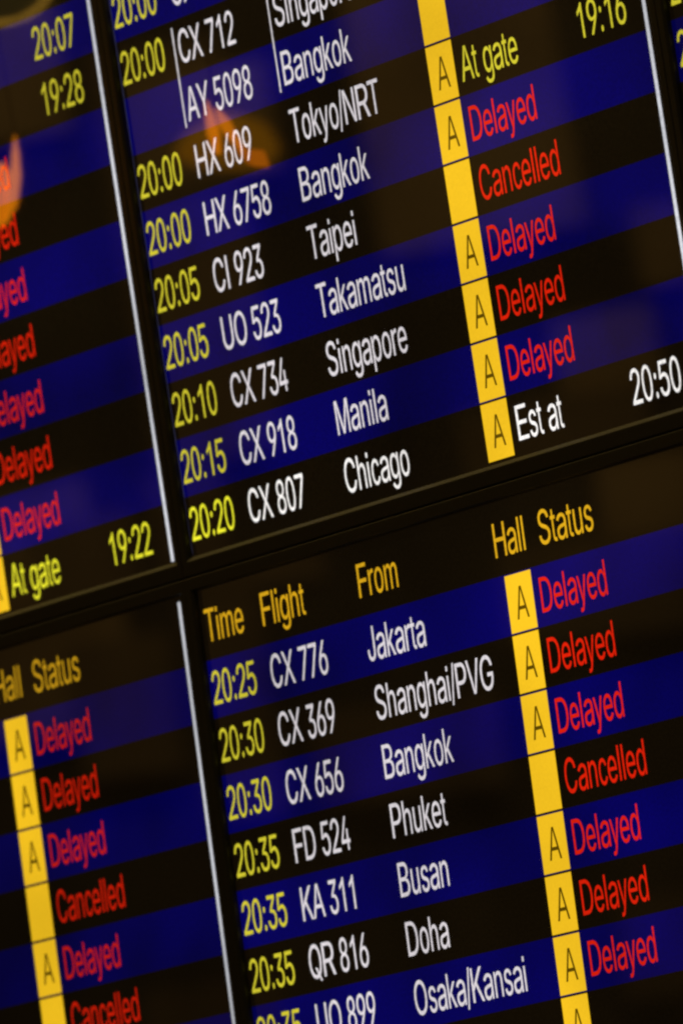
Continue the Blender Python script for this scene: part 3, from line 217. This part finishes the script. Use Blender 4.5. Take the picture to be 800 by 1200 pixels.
"p":[556,[38,-201,38,534,122,534,122,449,131,449,158,487,206,525,229,534,256,539,288,541,331,537,370,526,407,507,438,482,465,450,487,412,503,368,513,319,516,266,513,212,503,163,487,119,466,81,439,48,407,23,371,4,331,-8,288,-12,258,-10,231,-4,208,5,159,44,131,83,125,83,125,-201,275,66,307,69,335,78,359,92,380,112,397,136,411,164,420,196,426,230,428,267,426,303,420,337,411,368,398,395,380,419,360,438,335,453,307,461,275,464,244,461,216,453,192,439,171,420,154,397,140,370,131,339,125,304,123,267,125,229,131,194,141,162,154,134,172,110,192,91,217,77,244,69],[3,2,1,62,61,1,32,66,33,66,65,33,65,64,33,64,63,33,0,33,63,1,0,63,62,1,63,1,61,60,3,1,60,60,59,3,59,58,3,58,4,3,56,55,5,55,6,5,28,35,70,28,70,29,53,8,54,7,54,8,29,70,30,70,69,30,31,30,69,68,31,69,6,55,54,54,7,6,0,34,33,31,68,32,68,67,32,66,32,67,4,58,57,57,56,4,56,5,4,36,27,26,26,37,36,51,10,52,9,52,10,11,50,12,37,26,25,38,37,25,25,24,38,50,11,51,10,51,11,21,20,41,42,41,20,20,19,42,43,42,19,19,18,43,44,43,18,45,44,18,18,17,45,46,45,17,17,16,46,47,46,16,16,15,47,38,24,23,39,38,23,23,22,39,40,39,22,22,21,40,21,41,40,47,15,48,15,14,48,49,48,14,14,13,49,50,49,13,12,50,13,35,28,27,27,36,35,52,9,53,8,53,9]],
"r":[333,[50,0,50,534,139,534,139,452,158,477,177,499,201,517,229,531,259,539,292,542,317,541,338,540,338,454,318,457,283,458,257,457,233,451,211,443,191,431,174,416,161,399,150,379,144,357,142,333,142,0],[24,23,0,1,0,23,1,3,2,1,23,22,3,1,22,22,21,3,21,20,3,20,19,3,7,16,15,16,7,6,8,14,9,12,11,13,10,13,11,9,14,13,13,10,9,14,8,15,7,15,8,3,19,18,4,3,18,18,17,4,5,4,17,17,16,5,16,6,5]],
"s":[500,[257,-12,221,-10,189,-4,159,5,132,17,109,34,89,53,72,76,60,103,52,133,134,150,143,123,157,101,176,85,199,73,225,66,256,64,290,67,319,74,344,88,362,105,373,124,377,145,375,162,368,178,357,191,342,202,322,211,299,218,211,239,167,253,131,271,103,293,84,319,72,350,68,385,71,415,79,442,93,467,112,488,136,507,163,521,194,532,228,539,264,541,298,539,329,534,357,524,381,512,402,496,420,477,435,456,446,433,455,408,377,390,369,410,357,428,341,444,321,457,295,465,264,468,234,466,208,458,185,446,168,430,158,411,154,390,156,372,164,356,176,342,192,331,215,322,242,314,323,295,367,281,403,263,430,241,450,215,461,185,465,150,462,120,453,92,439,66,419,44,394,25,365,9,332,-2,296,-9],[5,12,6,12,11,6,7,6,11,8,7,11,11,10,8,9,8,10,34,33,67,35,34,67,67,66,35,36,35,66,66,65,36,37,36,65,38,37,65,0,16,1,16,15,1,71,29,72,1,15,2,15,14,2,3,2,14,13,3,14,29,71,30,70,30,71,41,63,62,42,41,62,62,61,42,61,43,42,3,13,4,5,4,13,12,5,13,30,70,31,70,69,31,32,31,69,69,68,32,33,32,68,67,33,68,38,65,64,39,38,64,40,39,64,64,63,40,63,41,40,27,73,28,60,59,45,44,60,45,17,87,86,18,17,86,86,85,18,85,19,18,26,74,27,73,27,74,47,46,58,59,58,46,45,59,46,82,81,21,81,80,21,22,21,80,80,79,22,23,22,79,79,78,23,78,77,23,24,23,77,77,76,24,53,52,54,55,54,52,52,51,55,19,85,84,20,19,84,84,83,20,83,82,20,82,21,20,24,76,25,76,75,25,26,25,75,74,26,75,55,51,56,51,50,56,50,49,56,57,56,49,49,48,57,58,57,48,47,58,48,16,0,87,87,17,16,72,29,28,28,73,72,43,61,60,60,44,43]],
"t":[278,[257,534,257,460,18,460,18,534,89,663,163,663,163,137,164,116,168,99,175,86,185,77,199,72,216,70,234,72,254,75,268,2,242,-4,214,-6,177,-2,146,10,122,30,103,57,92,91,89,131,163,534,163,460,89,460,89,534],[22,21,8,8,7,22,23,22,7,7,6,23,25,26,6,11,17,12,17,11,18,10,18,11,13,16,15,14,13,15,12,17,16,16,13,12,18,10,19,10,9,19,20,19,9,21,20,9,8,21,9,24,27,25,27,24,5,1,0,24,25,1,24,23,6,26,3,2,26,27,3,26,26,25,27,5,4,27]],
"u":[556,[248,-7,213,-5,182,3,153,15,127,33,106,55,88,83,75,115,68,153,65,196,65,534,151,534,151,203,155,164,166,132,184,105,208,86,238,75,273,71,298,72,321,78,342,87,361,100,377,116,390,136,400,159,406,186,408,215,408,534,494,534,494,0,411,0,411,129,424,129,405,84,381,49,353,24,321,7,286,-4,411,99],[10,9,12,12,11,10,17,0,18,0,17,1,16,1,17,1,16,2,3,2,16,15,3,16,3,15,4,5,4,15,15,14,5,6,5,14,7,6,14,14,13,7,8,7,13,9,8,13,12,9,13,19,38,37,37,20,19,20,37,36,21,20,36,36,35,21,35,22,21,30,33,31,32,33,25,26,25,33,27,26,33,33,30,27,30,29,27,28,27,29,22,35,34,23,22,34,34,32,23,24,23,32,32,25,24,18,0,38,38,19,18,32,34,39,33,32,39,31,33,39]],
"y":[500,[52,-195,71,-121,85,-123,128,-125,141,-121,153,-114,164,-104,174,-90,183,-72,191,-50,207,-2,12,534,102,534,211,218,240,122,265,29,236,29,261,122,290,218,399,534,488,534,263,-82,226,-151,211,-167,194,-181,176,-191,156,-198,135,-203,112,-204,75,-201,250,83],[2,29,28,29,2,0,1,0,2,3,27,26,4,3,26,26,25,4,5,4,25,27,3,28,2,28,3,18,15,20,20,19,18,20,15,21,16,15,30,30,15,17,15,18,17,8,22,21,9,8,21,10,9,21,21,15,10,15,16,10,16,14,10,13,10,14,5,25,24,24,23,5,6,5,23,23,22,6,7,6,22,22,8,7,10,13,11,12,11,13,14,16,30]],
"^":[667,[0,0,276,716,388,716,667,0,566,0,404,426,370,524,322,673,342,673,293,522,260,426,102,0,140,200,140,280,528,280,528,200,332,643,206,280,460,280,490,200,176,200],[0,11,12,12,13,0,1,10,9,9,7,1,10,1,13,0,13,1,5,2,6,8,6,2,4,3,15,14,15,3,2,5,14,14,3,2,20,17,12,7,9,16,7,16,8,1,7,8,8,2,1,18,19,15,6,8,16,17,20,18,10,13,17,13,12,17,14,5,18,15,14,18,4,15,19,19,18,20,12,11,20]]}
''')


def text(name, body, x, z, cap, mat, parent, y, sx=0.688, width=None):
    """lettering on the panel; x, z is the left end of the baseline, cap the height of the capitals"""
    k = cap / 716.0
    adv = sum(278 if ch == ' ' else GLYPHS[ch][0] for ch in body)
    kx = k * sx if width is None else width / adv
    V, F = [], []
    cx = 0.0
    for ch in body:
        if ch == ' ':
            cx += 278; continue
        a, vs, ts = GLYPHS[ch]
        b = len(V)
        for i in range(0, len(vs), 2):
            V.append((x + (cx + vs[i]) * kx, y, z + vs[i + 1] * k))
        for i in range(0, len(ts), 3):
            F.append((b + ts[i], b + ts[i + 1], b + ts[i + 2]))
        cx += a
    return link(name, V, F, mat, parent)

# ---------------------------------------------------------------- the displays
P = 0.05                               # height of one table row
APX0, APX1 = -0.2408, 0.5568           # opening of the bezel
OUTX0, OUTX1 = APX0 - 0.0101, APX1 + 0.0101
PERIOD = 0.8183
D_BEZ = 0.0060                         # the bezel stands this far in front of the panel
Y_BAND, Y_CELL, Y_TEXT = -0.00015, -0.0003, -0.00045

def bezel(parent, zi0, zi1, zo0, zo1):
    """one moulded frame: rounded outer edge, flat front, sloping lip down to the panel"""
    y = -D_BEZ
    rings = [  # inset from outer edge (x, z), y
        (0.0, 0.0180), (0.0, y + 0.0008), (0.0003, y + 0.0002), (0.0009, y), ]
    loops = []
    for ins, yy in rings:
        loops.append([(OUTX0 + ins, yy, zo0 + ins), (OUTX1 - ins, yy, zo0 + ins), (OUTX1 - ins, yy, zo1 - ins), (OUTX0 + ins, yy, zo1 - ins)])
    for ins, yy in [(1.0, y), (0.85, y + 0.0002), (0.0, y + 0.0020), (0.0, 0.0030)]:
        s, b, t = ins * 0.0024, ins * 0.0032, ins * 0.0010       # side, bottom and top lip
        loops.append([(APX0 - s, yy, zi0 - b), (APX1 + s, yy, zi0 - b), (APX1 + s, yy, zi1 + t), (APX0 - s, yy, zi1 + t)])
    V, F = [], []
    for lp in loops: V += lp
    for r in range(len(loops) - 1):
        for i in range(4):
            j = (i + 1) % 4
            F.append((r * 4 + i, r * 4 + j, r * 4 + 4 + j, r * 4 + 4 + i))
    return link("bezel", V, F, M['bezel'], parent)

def display(label, x_off, upper, rows, n_rows, header=None, level=1.0, dx=0.0, faint=False):
    """rows: list of dicts, index 0 = first row in the file's own order; see ROW_Z below"""
    root = bpy.data.objects.new("flight_display", None)
    col.objects.link(root)
    root.empty_display_size = 0.1
    root['label'] = label
    root['category'] = "display"
    root['group'] = "flight arrival displays mounted edge to edge"
    H = 0.60
    if upper:
        base = -0.00109
        root.location = (x_off, 0, Z0)
        root.rotation_euler = (TAU, 0, 0)
        zi0, zo0 = base - 0.0024, base - 0.0182
        zi1, zo1 = zi0 + H, zi0 + H + 0.0126
        rz = lambda k: base + k * P                      # bottom of row k, counted upwards
    else:
        base = -0.09388
        root.location = (x_off, 0, Z0)
        zi1, zo1 = base + 1.235 * P, base + 1.465 * P
        zi0, zo0 = zi1 - H, zi1 - H - 0.0126
        rz = lambda k: base - (k + 1) * P                # bottom of row k, counted downwards
    bezel(root, zi0, zi1, zo0, zo1)
    box("housing", (OUTX0 + 0.004, 0.0185, zo0 + 0.004), (OUTX1 - 0.004, 0.075, zo1 - 0.004), M['housing'], root)
    scr = sheet("screen", APX0 - 0.004, APX1 + 0.004, zi0 - 0.004, zi1 + 0.004, 0.0, M['black'], root)
    ztop_w = zi1 - 0.001 if not upper else zi1
    zbot_w = base - 0.0004 if upper else zi0 + 0.004
    sheet("white_edge_column", 0.5424, 0.5470, zbot_w, ztop_w - 0.004 * (not upper), Y_BAND, M['column'], scr)
    if faint:
        sheet("faint_edge_column", APX0 + 0.0003, APX0 + 0.0016, base, zi1 - 0.002, Y_BAND, M['faint'], scr)
    if header:
        hr = sheet("header_row", APX0 + 0.002, 0.541, base + 0.001, base + 1.2 * P, Y_BAND, M['black'], root)
        for body, x, wd in header:
            text("heading_text", body, x + dx, base + 0.0155, 0.0284, M['amber'], hr, Y_TEXT, width=wd)
    for k in range(n_rows):
        r = rows.get(k, {})
        z = rz(k)
        blue = r.get('blue', (k % 2 == 1) if upper else (k % 2 == 0))
        row = sheet("flight_row", APX0 + 0.0005, 0.5421 - 0.0002, z, z + P, Y_BAND, M['blue' if blue else 'black'], root)
        bz = z + 0.0112
        cap = 0.0288
        if 'time' in r: text("time_text", r['time'], -0.2372, bz, cap, M[r.get('tc', 'yellow')], row, Y_TEXT, width=0.0725)
        if 'flight' in r: text("flight_text", r['flight'], -0.1425, bz, cap, M[r.get('wc', 'white')], row, Y_TEXT)
        if 'city' in r: text("destination_text", r['city'], 0.0115, bz, cap, M[r.get('wc', 'white')], row, Y_TEXT)
        if 'hall' in r:
            sheet("hall_cell", 0.2283 + dx, 0.2669 + dx, z + 0.0011, z + P - 0.0011, Y_CELL, M['cell'], row)
            if r['hall']:
                text("hall_letter", '^', 0.2396 + dx, bz, 0.0270, M['letter'], row, Y_TEXT, width=0.0182)
        if 'status' in r:
            s, c = r['status']
            text("status_text", s, 0.2757 + dx * 1.3, bz, cap, M[c], row, Y_TEXT, sx=0.670 - dx * 6)
        if 'gate_time' in r:
            s, c = r['gate_time']
            text("gate_time_text", s, 0.4445 + r.get('gx', 0), bz, cap, M[c], row, Y_TEXT, width=0.0725)
        for bx in r.get('bars', []):
            sheet("codeshare_bar", bx - 0.0009, bx + 0.0009, z + r['bar_z'][0], z + r['bar_z'][1], Y_TEXT, M['white'], row)
    for o in root.children_recursive:
        lv = 1.0 if o.name.startswith('hall_cell') else level
        o.color = (lv, lv, lv, 1)          # dimming put into this display's emission, hall cells stay full
    return root

TAU = math.radians(1.35572)
DEL, CAN, GATE = ('Delayed', 'red'), ('Cancelled', 'red'), ('At gate', 'yellow')
def fl(t, f, c, hall, st, **kw):
    d = dict(time=t, flight=f, city=c, hall=hall)
    if t is None: d.pop('time')
    if st: d['status'] = st
    d.update(kw)
    return d

uc = {
    0: fl('20:20', 'CX 807', 'Chicago', True, ('Est at', 'white_bright'), gate_time=('20:50', 'white_bright'), tc='yellow_bright', wc='white_bright'),
    1: fl('20:15', 'CX 918', 'Manila', True, DEL),
    2: fl('20:10', 'CX 734', 'Singapore', True, DEL),
    3: fl('20:05', 'UO 523', 'Takamatsu', True, DEL),
    4: fl('20:05', 'CI 923', 'Taipei', False, CAN),
    5: fl('20:00', 'HX 6758', 'Bangkok', True, DEL),
    6: fl('20:00', 'HX 609', 'Tokyo/NRT', True, GATE, gate_time=('19:16', 'yellow'), gx=0.003),
    7: fl(None, 'AY 5098', 'Bangkok', False, None, bars=[-0.1482, 0.0052], bar_z=(0.0068, P)),
    8: fl('20:00', 'CX 712', 'Singapore', True, None, bars=[-0.1482, 0.0052], bar_z=(0.0, 0.0440)),
    9: dict(time='20:00', flight='CX'),
}
ul = {0: dict(hall=True, status=('At gate', 'yellow_bright'), gate_time=('19:22', 'yellow_bright')),
      8: dict(gate_time=('19:28', 'yellow')), 9: dict(gate_time=('20:07', 'yellow'))}
for k in range(1, 8): ul[k] = dict(hall=True, status=DEL)
ur = {k: dict(time='20:20') for k in (5, 6)}
lc = {
    0: fl('20:25', 'CX 776', 'Jakarta', True, DEL),
    1: fl('20:30', 'CX 369', 'Shanghai/PVG', True, DEL),
    2: fl('20:30', 'CX 656', 'Bangkok', True, DEL),
    3: fl('20:35', 'FD 524', 'Phuket', False, CAN),
    4: fl('20:35', 'KA 311', 'Busan', True, DEL),
    5: fl('20:35', 'QR 816', 'Doha', True, DEL),
    6: fl('20:35', 'UO 899', 'Osaka/Kansai', True, DEL),
    7: dict(hall=True),
}
ll = {k: dict(hall=True, status=DEL) for k in (0, 1, 2, 4)}
ll[3] = dict(hall=False, status=CAN)
ll[5] = dict(hall=False, status=CAN)
head = [('Time', -0.2350, 0.0625), ('Flight', -0.1450, 0.0705), ('From', 0.0090, 0.0640), ('Hall', 0.2185, 0.0485), ('Status', 0.2855, 0.0815)]

display("upper middle arrivals display ending with the white Est at 20:50 row", 0.0, True, uc, 11, faint=True)
display("upper left arrivals display with many Delayed rows above At gate 19:22", -PERIOD, True, ul, 11, level=0.9)
display("upper right arrivals display of which only a sliver of yellow times shows", PERIOD, True, ur, 11)
display("lower middle arrivals display headed Time Flight From Hall Status, with Jakarta first", 0.0, False, lc, 10, header=head, level=0.96)
display("lower left arrivals display showing only its Hall and Status columns", -PERIOD + 0.001, False, ll, 10, header=head[3:], level=0.72, dx=0.0035)

# ---------------------------------------------------------------- structure behind and across the hall
mw = box("wall", (-2.2, 0.085, Z0 - 1.6), (2.6, 0.20, Z0 + 1.6), M['mount']); mw['kind'] = 'structure'
fw = box("far_wall", (-4.5, -0.15, -3.0), (4.5, 0.0, 3.2), M['wall']); fw['kind'] = 'structure'
fw.location = (-7.48, -4.95, Z0 + 0.3)
fw.rotation_euler = (0, 0, math.atan2(0.5498, 0.8311) + math.pi / 2)

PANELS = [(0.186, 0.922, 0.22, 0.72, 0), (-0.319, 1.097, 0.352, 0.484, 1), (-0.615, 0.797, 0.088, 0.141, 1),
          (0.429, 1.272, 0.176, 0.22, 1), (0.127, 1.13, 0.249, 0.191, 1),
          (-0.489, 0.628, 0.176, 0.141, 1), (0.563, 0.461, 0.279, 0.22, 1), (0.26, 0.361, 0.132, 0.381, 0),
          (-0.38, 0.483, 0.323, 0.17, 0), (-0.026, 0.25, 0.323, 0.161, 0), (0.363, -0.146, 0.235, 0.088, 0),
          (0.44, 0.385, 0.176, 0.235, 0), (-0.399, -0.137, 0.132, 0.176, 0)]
for i, (cx, cz, w, h, hi) in enumerate(PANELS):  # unseen panels added and sized to mirror as brown patches in the screens
    box("reflection_panel", (cx - w / 2, -0.17 - 0.003 * i, cz - h / 2), (cx + w / 2, -0.149, cz + h / 2), M['panel' if hi else 'panel_dim'], fw)

def tube(name, pts, rad, mat, parent=None, seg=16):
    V, F = [], []
    pts = [Vector(p) for p in pts]
    for i, p in enumerate(pts):
        t = (pts[min(i + 1, len(pts) - 1)] - pts[max(i - 1, 0)]).normalized()
        a = t.cross(Vector((0.55, -0.83, 0.1))).normalized(); b = t.cross(a)
        r = rad[i] if isinstance(rad, (list, tuple)) else rad
        for s in range(seg):
            an = 2 * math.pi * s / seg
            V.append(tuple(p + a * r * math.cos(an) + b * r * math.sin(an)))
    for i in range(len(pts) - 1):
        for s in range(seg):
            F.append((i * seg + s, i * seg + (s + 1) % seg, (i + 1) * seg + (s + 1) % seg, (i + 1) * seg + s))
    F.append(tuple(range(seg))[::-1]); F.append(tuple(range(len(V) - seg, len(V))))
    return link(name, V, F, mat, parent, True)

def thing(name, label, cat, loc):
    o = bpy.data.objects.new(name, None); col.objects.link(o)
    o.location = loc; o['label'] = label; o['category'] = cat
    return o

# hall lanterns whose glow is mirrored in the upper displays
L1 = thing("hall_lantern", "orange glowing lantern with two slanted arms, mirrored beside the HX 609 row", "lantern", (-0.8505, -0.4966, Z0 + 0.4487))
tube("arm", [(-0.0086, -0.0002, 0.0362), (-0.0069, 0, 0.0219), (-0.0057, 0.0002, 0.0052), (-0.0029, 0.0004, -0.0158)], [0.0010, 0.0042, 0.0062, 0.0030], M['lamp'], L1)
tube("arm", [(0.0060, -0.0005, 0.0262), (0.0154, -0.0008, 0.0092), (0.0244, -0.001, -0.0049), (0.0404, -0.0014, -0.0244)], [0.0010, 0.0058, 0.0046, 0.0018], M['lamp'], L1)
tube("shade", [(0.0300, -0.0012, -0.0190), (0.0480, -0.0018, -0.0290), (0.0600, -0.0022, -0.0330), (0.0724, -0.0026, -0.0422)], [0.002, 0.007, 0.0085, 0.002], M['lamp_dim'], L1)
tube("stem", [(0.0060, -0.0005, 0.0262), (0.0, -0.0005, 0.9)], 0.0006, M['metal'], L1)
L2 = thing("hall_lantern", "tall orange flame-shaped lantern mirrored at the left over red Delayed words", "lantern", (-1.2063, -0.4815, Z0 + 0.4737))
tube("shade", [(-0.0249, 0.0016, -0.0377), (-0.0163, 0.0009, -0.0183), (-0.0088, 0.0002, 0.0011), (-0.0070, -0.0002, 0.0217)], [0.003, 0.015, 0.014, 0.003], M['lamp_hot'], L2)
tube("shade", [(-0.0135, 0.0012, -0.037), (0.0042, 0.0001, -0.0177), (0.0147, -0.0008, 0.0051), (0.0203, -0.0014, 0.0251), (0.0244, -0.0018, 0.0432)], [0.0010, 0.0050, 0.0052, 0.0034, 0.0006], M['lamp'], L2)
tube("stem", [(0.0244, -0.0018, 0.0432), (0.0244, -0.0018, 0.9)], 0.0006, M['metal'], L2)
L4 = thing("added_glow_body", "added amber glow body, mirrored as a soft glow around the number 609", "lamp", (-3.4101, -2.1826, Z0 + 0.81))  # added out of view, only for the broad amber glow in the glass
tube("shade", [(-0.094, 0.017, 0.008), (-0.080, 0.015, 0.009), (-0.0494, 0.009, 0.0104), (0.0019, -0.0003, 0.0072), (0.0455, -0.009, -0.0076), (0.072, -0.013, -0.018), (0.084, -0.0155, -0.023)], [0.003, 0.012, 0.026, 0.036, 0.030, 0.014, 0.003], M['lamp_glass'], L4, 24)
tube("stem", [(0.0, 0, 0.04), (0.0, 0, 0.9)], 0.0008, M['metal'], L4)
L3 = thing("drum_lamp", "round drum lamp with a thin golden rim, mirrored in the top left corner", "lamp", (-2.1000, -1.0755, Z0 + 0.8380))
rr, ax, ay = 0.061, Vector((0.5317, -0.8297, -0.17)).normalized(), Vector((0.163, -0.0966, 0.982)).normalized()
tube("rim", [ax * rr * math.cos(2 * math.pi * i / 48) + ay * rr * math.sin(2 * math.pi * i / 48) for i in range(49)], 0.0026, M['rim'], L3, 8)
nn = ax.cross(ay)
tube("diffuser", [nn * -0.003, nn * 0.003], 0.058, M['drum'], L3, 48)
